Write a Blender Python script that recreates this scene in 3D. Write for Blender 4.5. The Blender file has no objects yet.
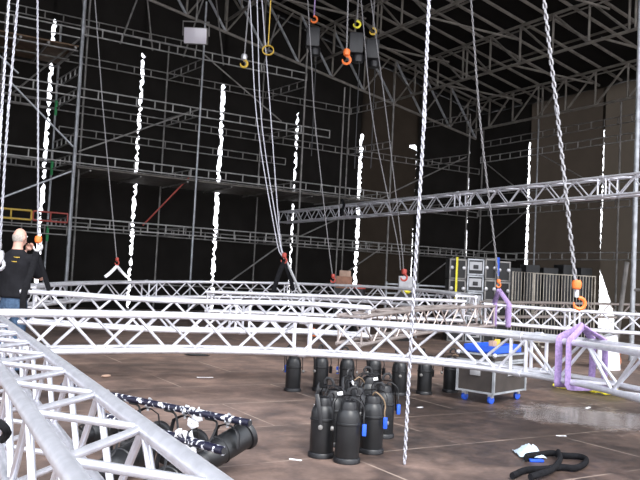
import bpy, bmesh, math, random
from mathutils import Vector, Matrix, noise
random.seed(7)
SC = bpy.context.scene
COL = SC.collection
PI = math.pi
V = Vector

# ------------------------------------------------------------------ camera
F = 750.0
PITCH, ROLL, YAW = math.radians(2.97), math.radians(2.84), math.radians(31.16)
CAM = V((0, 0, 1.4))
fwd = V((math.sin(YAW)*math.cos(PITCH), math.cos(YAW)*math.cos(PITCH), math.sin(PITCH)))
rt0 = V((math.cos(YAW), -math.sin(YAW), 0)); up0 = rt0.cross(fwd)
rt = math.cos(ROLL)*rt0 + math.sin(ROLL)*up0
up = -math.sin(ROLL)*rt0 + math.cos(ROLL)*up0
cd = bpy.data.cameras.new('camera'); cam = bpy.data.objects.new('camera', cd); COL.objects.link(cam)
cd.sensor_width = 36; cd.lens = F/640*36; cd.clip_end = 500; cd.clip_start = .05
m = Matrix((rt, up, -fwd)).transposed().to_4x4(); m.translation = CAM
cam.matrix_world = m
SC.camera = cam

def ray(px, py): return rt*((px-320)/F) + up*((240-py)/F) + fwd
def at(px, py, D): return CAM + ray(px, py)*D
def onz(px, py, z=0.0):
    d = ray(px, py); return CAM + d*((z-1.4)/d.z)
def ony(px, py, Y):
    d = ray(px, py); return CAM + d*(Y/d.y)

# ------------------------------------------------------------------ materials
def mat(name, col, rough=.6, metal=0.0, noise_amt=0.0, nscale=8.0, col2=None, spec=.5, trans=0.0, bump=0.0):
    m = bpy.data.materials.new(name); m.use_nodes = True
    nt = m.node_tree; b = nt.nodes['Principled BSDF']
    b.inputs['Roughness'].default_value = rough; b.inputs['Metallic'].default_value = metal
    b.inputs['Specular IOR Level'].default_value = spec
    c = (*col, 1)
    b.inputs['Base Color'].default_value = c
    tc = nt.nodes.new('ShaderNodeTexCoord')
    if noise_amt or col2:
        n = nt.nodes.new('ShaderNodeTexNoise'); n.inputs['Scale'].default_value = nscale; n.inputs['Detail'].default_value = 5
        nt.links.new(tc.outputs['Object'], n.inputs['Vector'])
        r = nt.nodes.new('ShaderNodeValToRGB')
        lo = col2 or tuple(x*(1-noise_amt) for x in col)
        r.color_ramp.elements[0].color = (*lo, 1); r.color_ramp.elements[1].color = c
        r.color_ramp.elements[0].position = .38; r.color_ramp.elements[1].position = .62
        nt.links.new(n.outputs['Fac'], r.inputs['Fac']); nt.links.new(r.outputs['Color'], b.inputs['Base Color'])
        if bump:
            bp = nt.nodes.new('ShaderNodeBump'); bp.inputs['Strength'].default_value = bump
            nt.links.new(n.outputs['Fac'], bp.inputs['Height']); nt.links.new(bp.outputs['Normal'], b.inputs['Normal'])
    if trans:
        t = nt.nodes.new('ShaderNodeBsdfTranslucent'); t.inputs['Color'].default_value = (*trans, 1)
        a = nt.nodes.new('ShaderNodeAddShader'); o = nt.nodes['Material Output']
        nt.links.new(b.outputs[0], a.inputs[0]); nt.links.new(t.outputs[0], a.inputs[1]); nt.links.new(a.outputs[0], o.inputs['Surface'])
    return m

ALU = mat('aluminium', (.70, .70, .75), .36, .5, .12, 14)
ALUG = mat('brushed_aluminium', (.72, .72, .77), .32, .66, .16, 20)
ALUD = mat('dull_pinkish_aluminium', (.46, .40, .38), .40, .6, .15, 10)  # duller, pinker aluminium tone
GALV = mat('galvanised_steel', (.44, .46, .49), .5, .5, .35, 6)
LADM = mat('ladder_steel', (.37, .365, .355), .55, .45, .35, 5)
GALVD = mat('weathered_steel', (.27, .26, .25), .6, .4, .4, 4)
ROOFST = mat('roof_steel', (.235, .218, .195), .6, .35, .3, 3)
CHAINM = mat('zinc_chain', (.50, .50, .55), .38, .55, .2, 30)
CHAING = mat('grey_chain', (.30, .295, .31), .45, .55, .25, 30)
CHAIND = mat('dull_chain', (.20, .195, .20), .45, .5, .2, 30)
BLACK = mat('black_paint', (.009, .009, .011), .45, 0, .3, 20)
BLKM = mat('black_enamel', (.012, .0125, .014), .42, 0, .35, 9)
CLOTHB = mat('black_cloth', (.012, .012, .014), .95, 0, .3, 30, spec=.1)
ORANGE = mat('orange_paint', (.80, .17, .03), .45)
RED = mat('red_paint', (.38, .05, .035), .5)
YELLOW = mat('yellow_paint', (.55, .36, .04), .5)
YELO = mat('yellow_plastic', (.85, .75, .05), .55, 0, .3, 40)
LILAC = mat('lilac_webbing', (.34, .24, .46), .85, 0, .25, 40, spec=.2)
BLUE = mat('blue_plastic', (.02, .09, .55), .45)
BLUET = mat('blue_tape', (.02, .10, .62), .5)
WHITE = mat('white_tape', (.85, .85, .88), .55)
BROWNB = mat('brown_cardboard', (.30, .15, .10), .8, 0, .25, 8)
BROWNL = mat('pale_cardboard', (.42, .28, .21), .8, 0, .2, 8)
CASEP = mat('brown_black_laminate', (.045, .036, .032), .5, 0, .3, 6)
CASEK = mat('black_laminate', (.008, .008, .009), .6, 0, .3, 6)
RUBBER = mat('dark_rubber', (.02, .02, .022), .8)
CABLEM = mat('black_rubber_cable', (.018, .018, .02), .6)
TAN = mat('tan_cable', (.22, .15, .09), .7)
GREYP = mat('grey_panel', (.42, .42, .44), .5, 0, .15, 6)
GLASSF = mat('lamp_glass', (.62, .60, .66), .12, 0)
SKIN = mat('skin', (.58, .33, .26), .55, 0, .1, 12)
HAIR = mat('grey_hair', (.42, .37, .33), .8, 0, .3, 60)
SHIRT = mat('black_cotton', (.014, .014, .017), .9, 0, .3, 10, spec=.15)
JEANS = mat('blue_denim', (.075, .125, .21), .9, 0, .35, 25, spec=.15)
SHEET = mat('white_plastic_sheet', (.85, .85, .88), .5, 0, .08, 6)
BAG = mat('clear_blue_plastic', (.62, .75, .86), .22, 0, .3, 12)
PLANK = mat('steel_deck', (.14, .125, .11), .7, .2, .4, 5)
DECKB = mat('brown_plywood_deck', (.16, .10, .06), .8, 0, .4, 4)
FENCEM = mat('fence_steel', (.46, .42, .36), .5, .4, .25, 10)
STEELB = mat('steel_bracket', (.5, .5, .52), .4, .6)

# peeled black / silver pipe
PIPE = mat('peeling_black_pipe', (.80, .82, .88), .4, .2, 0, 24, col2=(.012, .012, .03))
PIPE.node_tree.nodes['Noise Texture'].inputs['Detail'].default_value = 2.5
PIPE.node_tree.nodes['Color Ramp'].color_ramp.elements[0].position = .55
PIPE.node_tree.nodes['Color Ramp'].color_ramp.elements[1].position = .59

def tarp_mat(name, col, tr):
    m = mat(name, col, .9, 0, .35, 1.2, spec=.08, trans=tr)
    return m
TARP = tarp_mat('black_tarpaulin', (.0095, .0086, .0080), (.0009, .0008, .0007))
TARPB = tarp_mat('brown_lit_tarpaulin', (.017, .0135, .0105), (.0040, .0030, .0022))  # brown light on one back panel put into its colour
TARPM = tarp_mat('mid_glow_tarpaulin', (.018, .0145, .0115), (.0095, .0075, .0058))  # side-wall glow and haze put into the colour, middle step
TARPR = tarp_mat('thin_glow_tarpaulin', (.020, .0165, .013), (.0165, .0135, .0105))  # thin tarpaulin; side-wall glow and haze put into the colour, brightest step
ROOFT = mat('black_roof_skin', (.011, .0105, .010), .8, 0, .3, 1.0, spec=.2)

def floor_mat():
    m = bpy.data.materials.new('dusty_plywood'); m.use_nodes = True
    nt = m.node_tree; N = nt.nodes; L = nt.links; b = N['Principled BSDF']
    g = N.new('ShaderNodeNewGeometry')
    def noise_(sc, det, dist=0.0):
        n = N.new('ShaderNodeTexNoise'); n.inputs['Scale'].default_value = sc; n.inputs['Detail'].default_value = det
        n.inputs['Distortion'].default_value = dist
        L.new(g.outputs['Position'], n.inputs['Vector']); return n
    def ramp(src, p0, c0, p1, c1):
        r = N.new('ShaderNodeValToRGB'); e = r.color_ramp.elements
        e[0].position = p0; e[1].position = p1
        e[0].color = (*c0, 1) if not isinstance(c0, float) else (c0, c0, c0, 1)
        e[1].color = (*c1, 1) if not isinstance(c1, float) else (c1, c1, c1, 1)
        L.new(src, r.inputs['Fac']); return r
    def mix(fac, a, bb, t='MIX'):
        x = N.new('ShaderNodeMixRGB'); x.blend_type = t
        if isinstance(fac, float): x.inputs[0].default_value = fac
        else: L.new(fac, x.inputs[0])
        L.new(a, x.inputs[1])
        if isinstance(bb, tuple): x.inputs[2].default_value = (*bb, 1)
        else: L.new(bb, x.inputs[2])
        return x
    n1 = noise_(.45, 4); n2 = noise_(3.0, 8, .6); n3 = noise_(22, 4)
    base = ramp(n1.outputs['Fac'], .35, (.108, .079, .068), .68, (.240, .170, .144))
    dirt = ramp(n2.outputs['Fac'], .40, (.62, .61, .62), .66, (1.12, 1.08, 1.05))
    c = mix(1.0, base.outputs['Color'], dirt.outputs['Color'], 'MULTIPLY')
    sp = ramp(n3.outputs['Fac'], .35, (.82, .82, .82), .7, (1.1, 1.1, 1.1))
    c = mix(.8, c.outputs[0], sp.outputs['Color'], 'MULTIPLY')
    # sheets of ply: dusty pale seams
    mp = N.new('ShaderNodeMapping'); L.new(g.outputs['Position'], mp.inputs['Vector'])
    mp.inputs['Location'].default_value = (-5.85+2.44*4, -5.07+1.22*6, 0)
    br = N.new('ShaderNodeTexBrick'); L.new(mp.outputs[0], br.inputs['Vector'])
    br.inputs['Scale'].default_value = 1; br.inputs['Brick Width'].default_value = 2.44; br.inputs['Row Height'].default_value = 1.22
    br.inputs['Mortar Size'].default_value = .012; br.inputs['Mortar Smooth'].default_value = .4
    br.inputs['Color1'].default_value = (.86, .86, .86, 1); br.inputs['Color2'].default_value = (1.1, 1.08, 1.06, 1)
    br.inputs['Mortar'].default_value = (1, 1, 1, 1)
    c = mix(1.0, c.outputs[0], br.outputs['Color'], 'MULTIPLY')
    n4 = noise_(1.6, 3)
    sm = ramp(n4.outputs['Fac'], .42, 0.0, .6, .75)
    mm = N.new('ShaderNodeMath'); mm.operation = 'MULTIPLY'; L.new(br.outputs['Fac'], mm.inputs[0]); L.new(sm.outputs['Color'], mm.inputs[1])
    c = mix(mm.outputs[0], c.outputs[0], (.46, .36, .29))
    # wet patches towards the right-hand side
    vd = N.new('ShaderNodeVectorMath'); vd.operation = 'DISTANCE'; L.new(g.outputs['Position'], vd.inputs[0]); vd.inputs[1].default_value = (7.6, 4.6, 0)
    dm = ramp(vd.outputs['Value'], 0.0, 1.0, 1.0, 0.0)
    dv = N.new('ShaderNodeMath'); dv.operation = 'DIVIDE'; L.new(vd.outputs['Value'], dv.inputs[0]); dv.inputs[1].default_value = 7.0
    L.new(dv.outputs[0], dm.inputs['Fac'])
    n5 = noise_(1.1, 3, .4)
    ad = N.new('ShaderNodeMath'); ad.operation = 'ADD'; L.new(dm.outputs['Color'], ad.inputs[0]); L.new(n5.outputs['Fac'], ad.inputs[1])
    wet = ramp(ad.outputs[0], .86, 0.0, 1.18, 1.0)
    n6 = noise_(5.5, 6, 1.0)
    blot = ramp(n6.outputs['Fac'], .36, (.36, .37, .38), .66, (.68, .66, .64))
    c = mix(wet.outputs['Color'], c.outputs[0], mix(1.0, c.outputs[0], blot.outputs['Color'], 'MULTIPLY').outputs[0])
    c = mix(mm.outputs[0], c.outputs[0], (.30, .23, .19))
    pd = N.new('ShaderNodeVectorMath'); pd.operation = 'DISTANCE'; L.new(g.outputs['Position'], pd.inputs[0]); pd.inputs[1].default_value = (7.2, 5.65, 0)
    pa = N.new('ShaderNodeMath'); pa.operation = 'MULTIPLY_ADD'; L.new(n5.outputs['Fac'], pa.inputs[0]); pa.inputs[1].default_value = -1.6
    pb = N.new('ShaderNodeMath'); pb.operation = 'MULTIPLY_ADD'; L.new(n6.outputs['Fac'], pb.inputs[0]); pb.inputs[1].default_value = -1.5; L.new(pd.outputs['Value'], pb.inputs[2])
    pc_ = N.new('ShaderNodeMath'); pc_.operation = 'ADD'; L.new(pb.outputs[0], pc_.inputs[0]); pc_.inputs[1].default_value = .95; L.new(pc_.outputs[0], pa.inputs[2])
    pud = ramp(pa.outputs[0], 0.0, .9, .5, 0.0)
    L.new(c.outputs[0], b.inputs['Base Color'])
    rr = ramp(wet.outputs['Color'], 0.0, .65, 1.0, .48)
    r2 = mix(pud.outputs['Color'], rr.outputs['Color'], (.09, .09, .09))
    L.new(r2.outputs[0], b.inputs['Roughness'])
    b.inputs['Specular IOR Level'].default_value = .35
    bp = N.new('ShaderNodeBump'); bp.inputs['Strength'].default_value = .12; bp.inputs['Distance'].default_value = .02
    L.new(n2.outputs['Fac'], bp.inputs['Height']); L.new(bp.outputs['Normal'], b.inputs['Normal'])
    return m
FLOOR = floor_mat()

# ------------------------------------------------------------------ mesh helpers
ORG = {}
class MB:
    def __init__(s): s.v = []; s.f = []
    def add(s, vs, fs):
        o = len(s.v); s.v += [V(p) for p in vs]; s.f += [tuple(i+o for i in f) for f in fs]; return s
    def tube(s, pts, r, n=8, closed=False, flat=None, ref=None):
        pts = [V(p) for p in pts]; k = len(pts)
        if k < 2: return s
        rs = r if isinstance(r, (list, tuple)) else [r]*k
        d0 = (pts[1]-pts[0]).normalized()
        a = V(ref) if ref is not None else (V((0, 0, 1)) if abs(d0.z) < .9 else V((1, 0, 0)))
        u = (a - d0*a.dot(d0)).normalized(); vs = []
        for i, p in enumerate(pts):
            if closed: d = (pts[(i+1) % k]-pts[i-1]).normalized()
            else: d = (pts[min(i+1, k-1)]-pts[max(i-1, 0)]).normalized()
            u = u - d*u.dot(d)
            if u.length < 1e-6: u = d.orthogonal()
            u.normalize(); w = d.cross(u)
            fl = 1.0 if flat is None else flat
            for j in range(n):
                t = 2*PI*j/n; vs.append(p + u*(math.cos(t)*rs[i]) + w*(math.sin(t)*rs[i]*fl))
        fs = []
        for i in range(k if closed else k-1):
            a0, b0 = i*n, ((i+1) % k)*n
            for j in range(n): fs.append((a0+j, a0+(j+1) % n, b0+(j+1) % n, b0+j))
        if not closed:
            fs.append(tuple(range(n-1, -1, -1))); fs.append(tuple((k-1)*n+j for j in range(n)))
        return s.add(vs, fs)
    def box(s, c, size, rot=None, bev=0.0):
        c = V(c); hx, hy, hz = size[0]/2, size[1]/2, size[2]/2
        R = rot if rot is not None else Matrix.Identity(3)
        if bev <= 0:
            vs = [c + R @ V((x, y, z)) for z in (-hz, hz) for y in (-hy, hy) for x in (-hx, hx)]
            return s.add(vs, [(0, 2, 3, 1), (4, 5, 7, 6), (0, 1, 5, 4), (2, 6, 7, 3), (0, 4, 6, 2), (1, 3, 7, 5)])
        bm = bmesh.new(); bmesh.ops.create_cube(bm, size=1)
        for q in bm.verts: q.co = V((q.co.x*size[0], q.co.y*size[1], q.co.z*size[2]))
        bmesh.ops.bevel(bm, geom=list(bm.edges), offset=bev, segments=2, affect='EDGES', profile=.6)
        bm.verts.index_update()
        vs = [c + R @ q.co for q in bm.verts]; fs = [tuple(q.index for q in f.verts) for f in bm.faces]; bm.free()
        return s.add(vs, fs)
    def lathe(s, prof, c=(0, 0, 0), rot=None, n=20):
        c = V(c); R = rot if rot is not None else Matrix.Identity(3); vs = []; fs = []
        for (r, z) in prof:
            for j in range(n):
                t = 2*PI*j/n; vs.append(c + R @ V((r*math.cos(t), r*math.sin(t), z)))
        for i in range(len(prof)-1):
            for j in range(n): fs.append((i*n+j, i*n+(j+1) % n, (i+1)*n+(j+1) % n, (i+1)*n+j))
        fs.append(tuple(range(n-1, -1, -1))); fs.append(tuple((len(prof)-1)*n+j for j in range(n)))
        return s.add(vs, fs)
    def ell(s, c, r, rot=None, n=12, k=8):
        c = V(c); R = rot if rot is not None else Matrix.Identity(3)
        prof = [(max(math.sin(PI*i/k), .001), -math.cos(PI*i/k)) for i in range(k+1)]
        vs = []; fs = []
        for (q, z) in prof:
            for j in range(n):
                t = 2*PI*j/n; vs.append(c + R @ V((r[0]*q*math.cos(t), r[1]*q*math.sin(t), r[2]*z)))
        for i in range(k):
            for j in range(n): fs.append((i*n+j, i*n+(j+1) % n, (i+1)*n+(j+1) % n, (i+1)*n+j))
        return s.add(vs, fs)
    def loft(s, rings, n=16):
        """rings: (center, rx, ry, R)"""
        vs = []; fs = []
        for (c, rx, ry) in rings:
            for j in range(n):
                t = 2*PI*j/n; vs.append(V(c) + V((rx*math.cos(t), ry*math.sin(t), 0)))
        k = len(rings)
        for i in range(k-1):
            for j in range(n): fs.append((i*n+j, i*n+(j+1) % n, (i+1)*n+(j+1) % n, (i+1)*n+j))
        fs.append(tuple(range(n-1, -1, -1))); fs.append(tuple((k-1)*n+j for j in range(n)))
        return s.add(vs, fs)
    def build(s, name, material, parent=None, smooth=True, local=False, base=None):
        me = bpy.data.meshes.new(name)
        if parent is not None: off = V((0, 0, 0)) if local else ORG[parent.name]
        elif local: off = V((0, 0, 0))
        elif base is not None: off = V(base)
        else:
            mn = [min(p[i] for p in s.v) for i in range(3)]; mx = [max(p[i] for p in s.v) for i in range(3)]
            off = V(((mn[0]+mx[0])/2, (mn[1]+mx[1])/2, mn[2]))
        me.from_pydata([p-off for p in s.v], [], s.f); me.update()
        if smooth:
            me.polygons.foreach_set('use_smooth', [True]*len(me.polygons))
            try: me.set_sharp_from_angle(angle=math.radians(40))
            except Exception: pass
        me.materials.append(material)
        o = bpy.data.objects.new(name, me); COL.objects.link(o)
        if parent is not None: o.parent = parent; ORG[o.name] = ORG[parent.name]
        else: o.location = off; ORG[o.name] = off
        return o

def thing(name, label, cat, loc=(0, 0, 0), group=None, kind=None):
    o = bpy.data.objects.new(name, None); COL.objects.link(o); o.location = loc; o.empty_display_size = .1
    ORG[o.name] = V(loc); tag(o, label, cat, group, kind); return o
def tag(o, label=None, cat=None, group=None, kind=None):
    if label: o['label'] = label
    if cat: o['category'] = cat
    if group: o['group'] = group
    if kind: o['kind'] = kind
    return o
def kids(o): return [c for c in COL.objects if c.parent == o]
def dup(root, loc, rotz=0.0, label=None, group=None, rot=None):
    r = root.copy(); COL.objects.link(r); r.location = loc; r.rotation_euler = rot or (0, 0, rotz); ORG[r.name] = V(loc)
    if label: r['label'] = label
    if group: r['group'] = group
    for ch in kids(root):
        c = ch.copy(); COL.objects.link(c); c.parent = r
        for gch in kids(ch):
            d = gch.copy(); COL.objects.link(d); d.parent = c
    return r
def T(p0, p1, r, n=8): return MB().tube([p0, p1], r, n)
def RZ(a): return Matrix.Rotation(a, 3, 'Z')
def align(d):
    """rotation taking +Z to d"""
    return V((0, 0, 1)).rotation_difference(V(d).normalized()).to_matrix()

# ------------------------------------------------------------------ setting
YB, XR, XL = 26.5, 24.7, -3.4
def roof_z(x): return 9.95 + .2*(23.0-x)

fl = MB(); fl.add([(-14, -10, 0), (XR+.6, -10, 0), (XR+.6, YB+.6, 0), (-14, YB+.6, 0), (-14, -10, -.15), (XR+.6, -10, -.15), (XR+.6, YB+.6, -.15), (-14, YB+.6, -.15)],
       [(0, 1, 2, 3), (7, 6, 5, 4), (0, 4, 5, 1), (1, 5, 6, 2), (2, 6, 7, 3), (3, 7, 4, 0)])
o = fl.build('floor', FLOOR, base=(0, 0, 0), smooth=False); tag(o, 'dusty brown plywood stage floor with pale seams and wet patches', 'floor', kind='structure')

rf = MB()
nx, ny = 14, 14
def roofpt(i, j, dz=0):
    x = XL-.2 + (XR+.5-XL)*i/nx; y = 3.2 + (YB-2.8)*j/ny
    return (x, y, roof_z(x)+dz)
for dz in (0, .06):
    rf.add([roofpt(i, j, dz) for j in range(ny+1) for i in range(nx+1)],
           [(j*(nx+1)+i, j*(nx+1)+i+1, (j+1)*(nx+1)+i+1, (j+1)*(nx+1)+i) for j in range(ny) for i in range(nx)])
o = rf.build('ceiling', ROOFT, base=(0, 0, 0)); tag(o, 'black sloping roof skin above the steel roof trusses', 'ceiling', kind='structure')

def panel(axis, a0, a1, const, g0, g1, material, parent, seed, hi0, hi1, extra0=None, extra1=None):
    """one tarpaulin between positions a0..a1 along axis, with ragged daylight gaps on the two edges"""
    rnd = random.Random(seed); nz, na = 150, 26
    def edge(g, hi, extra):
        out = []; k = 0
        for i in range(nz+1):
            t = i/nz; out.append(None)
        return out
    mb = MB(); vs = []
    e0 = [rnd.random() for _ in range(nz+1)]; e1 = [rnd.random() for _ in range(nz+1)]
    lace0 = [rnd.random() < .24 for _ in range(nz+1)]; lace1 = [rnd.random() < .24 for _ in range(nz+1)]
    ph = rnd.random()*10
    for i in range(nz+1):
        t = i/nz
        row = []
        zref = t*14.0
        l = a0 + (g0*(.65+.6*e0[i]) if zref < hi0 else -.06)
        r_ = a1 - (g1*(.65+.6*e1[i]) if zref < hi1 else -.06)
        if lace0[i] and zref < hi0: l = a0 - .02 + .04*e0[i]
        if lace1[i] and zref < hi1: r_ = a1 + .02 - .04*e1[i]
        if extra0: l += extra0(zref)
        if extra1: r_ -= extra1(zref)
        for j in range(na+1):
            s_ = j/na; a = l + (r_-l)*s_
            w = .035*math.sin(a*5+ph+.4*math.sin(zref*.7)) + .05*noise.noise(V((a*.7, zref*.35, seed)))
            row.append((a, zref, w))
        vs += row
    pts = []
    for (a, z, w) in vs:
        if axis == 'x': pts.append((a, const+w, min(z, roof_z(a)-.02)))
        else: pts.append((const+w, a, min(z, roof_z(XR)-.02)))
    mb.add(pts, [(i*(na+1)+j, i*(na+1)+j+1, (i+1)*(na+1)+j+1, (i+1)*(na+1)+j) for i in range(nz) for j in range(na)])
    return mb.build('tarpaulin', material, parent)

wb = thing('wall_back', 'black tarpaulin back wall with bright vertical daylight gaps', 'wall', (0, YB, 0), kind='structure')
gx = [(-3.4, 0, 0), (1.75, 0, 0), (5.0, .07, 9.85), (8.14, .078, 9.3), (11.37, .075, 8.75), (14.68, .07, 8.2), (17.87, .066, 7.7), (20.87, .05, 7.6), (24.05, .04, 7.8), (XR+.1, 0, 0)]
for i in range(len(gx)-1):
    a, b = gx[i], gx[i+1]
    ex = (lambda z: .38 if 7.42 < z < 7.6 else 0) if i == 6 else None
    mt_ = TARPB if i == 6 else TARP
    panel('x', a[0], b[0], YB + (.05 if i % 2 else 0), a[1], b[1], mt_, wb, 11+i, a[2], b[2], None, ex)
wr = thing('wall_right', 'tarpaulin side wall with a painted brown glow, daylight seams and a slit at the bottom', 'wall', (XR, 0, 0), kind='structure')
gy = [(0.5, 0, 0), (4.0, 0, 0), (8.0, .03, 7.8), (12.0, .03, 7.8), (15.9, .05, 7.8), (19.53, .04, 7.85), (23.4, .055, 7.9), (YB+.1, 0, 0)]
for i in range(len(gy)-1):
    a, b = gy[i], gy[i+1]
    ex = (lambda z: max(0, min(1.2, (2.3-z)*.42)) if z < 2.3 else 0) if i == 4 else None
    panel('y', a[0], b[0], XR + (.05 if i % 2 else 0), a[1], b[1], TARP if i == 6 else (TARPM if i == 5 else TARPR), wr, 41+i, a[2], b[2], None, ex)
wl = thing('wall_left', 'black tarpaulin side wall beyond the left frame edge', 'wall', (XL, 0, 0), kind='structure')
for i, (a, b) in enumerate(((9.0, 15.0), (15.0, 21.0), (21.0, YB+.05))):
    mb = MB(); n = 12
    vs = [(XL+.03*math.sin(j*1.7)+.03*(i % 2), a+(b-a)*j/n, z) for z in (0, 4, 8, roof_z(XL)-.05) for j in range(n+1)]
    mb.add(vs, [(k*(n+1)+j, k*(n+1)+j+1, (k+1)*(n+1)+j+1, (k+1)*(n+1)+j) for k in range(3) for j in range(n)])
    mb.build('tarpaulin', TARP, wl)

# ------------------------------------------------------------------ trusses
def arclen(P):
    L = [0]
    for a, b in zip(P, P[1:]): L.append(L[-1]+(b-a).length)
    return L
def spline(P, n=60):
    P = [V(p) for p in P]
    if len(P) == 2: return [P[0].lerp(P[1], i/n) for i in range(n+1)]
    Q = [P[0]*2-P[1]] + P + [P[-1]*2-P[-2]]; out = []; seg = len(P)-1; per = max(2, n//seg)
    for i in range(seg):
        a, b, c, d = Q[i:i+4]
        for k in range(per):
            t = k/per
            out.append(.5*((2*b)+(c-a)*t+(2*a-5*b+4*c-d)*t*t+(3*b-a-3*c+d)*t**3))
    out.append(P[-1]); return out
def resample(P, step):
    L = arclen(P); n = max(1, round(L[-1]/step)); out = []; j = 0
    for i in range(n+1):
        s = L[-1]*i/n
        while j < len(P)-2 and L[j+1] < s: j += 1
        t = (s-L[j])/max(1e-9, L[j+1]-L[j]); out.append(P[j].lerp(P[j+1], t))
    return out
def truss(name, label, path, w, h, pitch, rc, rb, joints=(), material=ALU, side=1, group=None, nb=6, cap=100, cat='truss', lattice_bottom=True):
    """box truss. path = first top chord; the second chord lies on the side (+1 left of travel, -1 right)"""
    P = spline(path, 80)
    def frame(i, Q):
        d = Q[min(i+1, len(Q)-1)]-Q[max(i-1, 0)]; d.z = 0; d.normalize()
        return V((-d.y, d.x, 0))*side
    mid = P[len(P)//2]
    root = thing(name, label, cat, (mid.x, mid.y, mid.z-h-rc), group)
    def chords(Q):
        ns = [frame(i, Q) for i in range(len(Q))]
        dz = V((0, 0, -h))
        return [[q.copy() for q in Q], [q+n*w for q, n in zip(Q, ns)], [q+dz for q in Q], [q+n*w+dz for q, n in zip(Q, ns)]]
    for c in chords(P): MB().tube(c, rc, 10).build('chord', material, root)
    Q = resample(P, pitch); A, B, C, D = chords(Q)
    br = []
    for i in range(len(Q)-1):
        e = i % 2
        br.append((A[i], C[i+1]) if e else (C[i], A[i+1]))         # near face
        br.append((A[i], B[i+1]) if e else (B[i], A[i+1]))         # top face
    for i in range(len(Q)-1):
        e = i % 2
        br.append((D[i], B[i+1]) if e else (B[i], D[i+1]))         # far face, out of step
        if lattice_bottom: br.append((D[i], C[i+1]) if e else (C[i], D[i+1]))
    for a, b in br[:cap]: T(a, b, rb, nb).build('brace', material, root)
    if len(br) > cap:
        mb = MB()
        for a, b in br[cap:]: mb.tube([a, b], rb, nb)
        tag(mb.build('brace', material, root), kind='stuff')
    # end frames and bolted joints
    L = arclen(P)
    def square(i, off):
        cs = [c[i] for c in chords(P)]
        d = (P[min(i+1, len(P)-1)]-P[max(i-1, 0)]).normalized()*off
        a, b, c, e = [q+d for q in cs]; mb = MB()
        for u, v in ((a, b), (c, e), (a, c), (b, e)): mb.tube([u, v], rb*1.15, nb)
        return mb
    square(0, .03).build('end_frame', material, root); square(len(P)-1, -.03).build('end_frame', material, root)
    for j in joints:
        i = min(range(len(P)), key=lambda q: abs(L[q]-j*L[-1]))
        for off in (-.09, .09): square(i, off).build('end_frame', material, root)
        for c in chords(P):
            d = (P[min(i+1, len(P)-1)]-P[max(i-1, 0)]).normalized()
            MB().tube([c[i]-d*.045, c[i]-d*.04, c[i]+d*.04, c[i]+d*.045], [rc*1.05, rc*1.32, rc*1.32, rc*1.05], 10).build('coupler', material, root)
    return root

# big arc across the middle of the picture
pA = [(-.75, 7.12, .92), (.2, 7.42, .92), (1.13, 7.64, .92), (2.15, 7.76, .92), (3.18, 7.72, .92), (4.16, 7.40, .92), (5.0, 6.82, .92), (5.58, 5.98, .92), (5.76, 4.95, .92), (5.50, 3.95, .92), (4.9, 3.0, .92)]
truss('curved_truss', 'bright silver curved box truss sweeping across the whole foreground above the lamps', pA, .37, .37, .37, .030, .0165, joints=(.497, .745), side=1)
# foreground straight truss, lower left
pG = [(.617, 1.1, .98), (.925, 6.3, .98)]
truss('straight_truss', 'large close silver straight box truss running out of the lower left corner', pG, .255, .28, .285, .025, .0118, side=1, nb=10, material=ALUG)
# ring behind: near side, far side
pB = [at(20.5, 291.5, 9.15), at(60, 294, 9.15), at(100, 297, 9.2), at(160, 300.5, 9.35), at(220, 302.5, 9.6), at(300, 304, 9.9), at(372, 308.5, 9.9)]
truss('curved_truss', 'second silver truss behind the foreground arc, its open end beside the man in black', pB, .37, .37, .36, .029, .015, joints=(.62,), side=1)
cE, rE = V((6.0, 12.3, 0)), 4.05
pE = []
for i in range(25):
    a = math.radians(158 - (158+36)*i/24); p = cE + V((math.cos(a), math.sin(a), 0))*rE
    lat = (p-V((0, 0, 1.4))).dot(rt0); dep = p.dot(V((fwd.x, fwd.y, 0)).normalized())
    pE.append(V((p.x, p.y, 1.13 + .026*(lat+.95) + .030*(dep-13.6))))
truss('curved_truss', 'farthest silver ring truss, curving down at its right end before the case stacks', pE, .34, .34, .36, .030, .0145, joints=(.3, .55), side=-1)
pM = [at(206, 292, 13.4), at(330, 296.5, 13.3), at(466, 301.5, 13.0)]
truss('straight_truss', 'pale silver straight truss crossing the middle of the far ring', pM, .32, .34, .36, .029, .014, joints=(.4,), side=1)
pC = [at(338, 315.5, 9.75), at(372, 311, 10.6), at(410, 307.8, 11.9), at(445, 306, 13.0), at(478, 305, 14.0)]
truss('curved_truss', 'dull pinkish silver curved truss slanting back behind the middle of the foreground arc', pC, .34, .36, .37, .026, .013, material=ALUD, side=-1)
pD = [at(484, 304, 14.1), at(540, 308.5, 13.9), at(600, 312.5, 13.8), at(690, 318, 13.6)]
truss('straight_truss', 'silver truss with a lilac sling at its left end, before the steel fence', pD, .34, .34, .38, .030, .016, joints=(.45,), side=1)
pD2 = [at(492, 302.5, 16.6), at(560, 303.2, 18.2), at(690, 306, 20.6)]
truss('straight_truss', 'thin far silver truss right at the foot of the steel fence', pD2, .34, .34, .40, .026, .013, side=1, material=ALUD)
# hanging straight truss parallel to the right wall
pS = [(12.0, 22.65, 3.62), (12.0, 6.2, 3.62)]
truss('straight_truss', 'long silver box truss hanging high across the right half of the hall', pS, .34, .36, .36, .026, .0145, joints=(.24, .55, .80), side=1)

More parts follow.
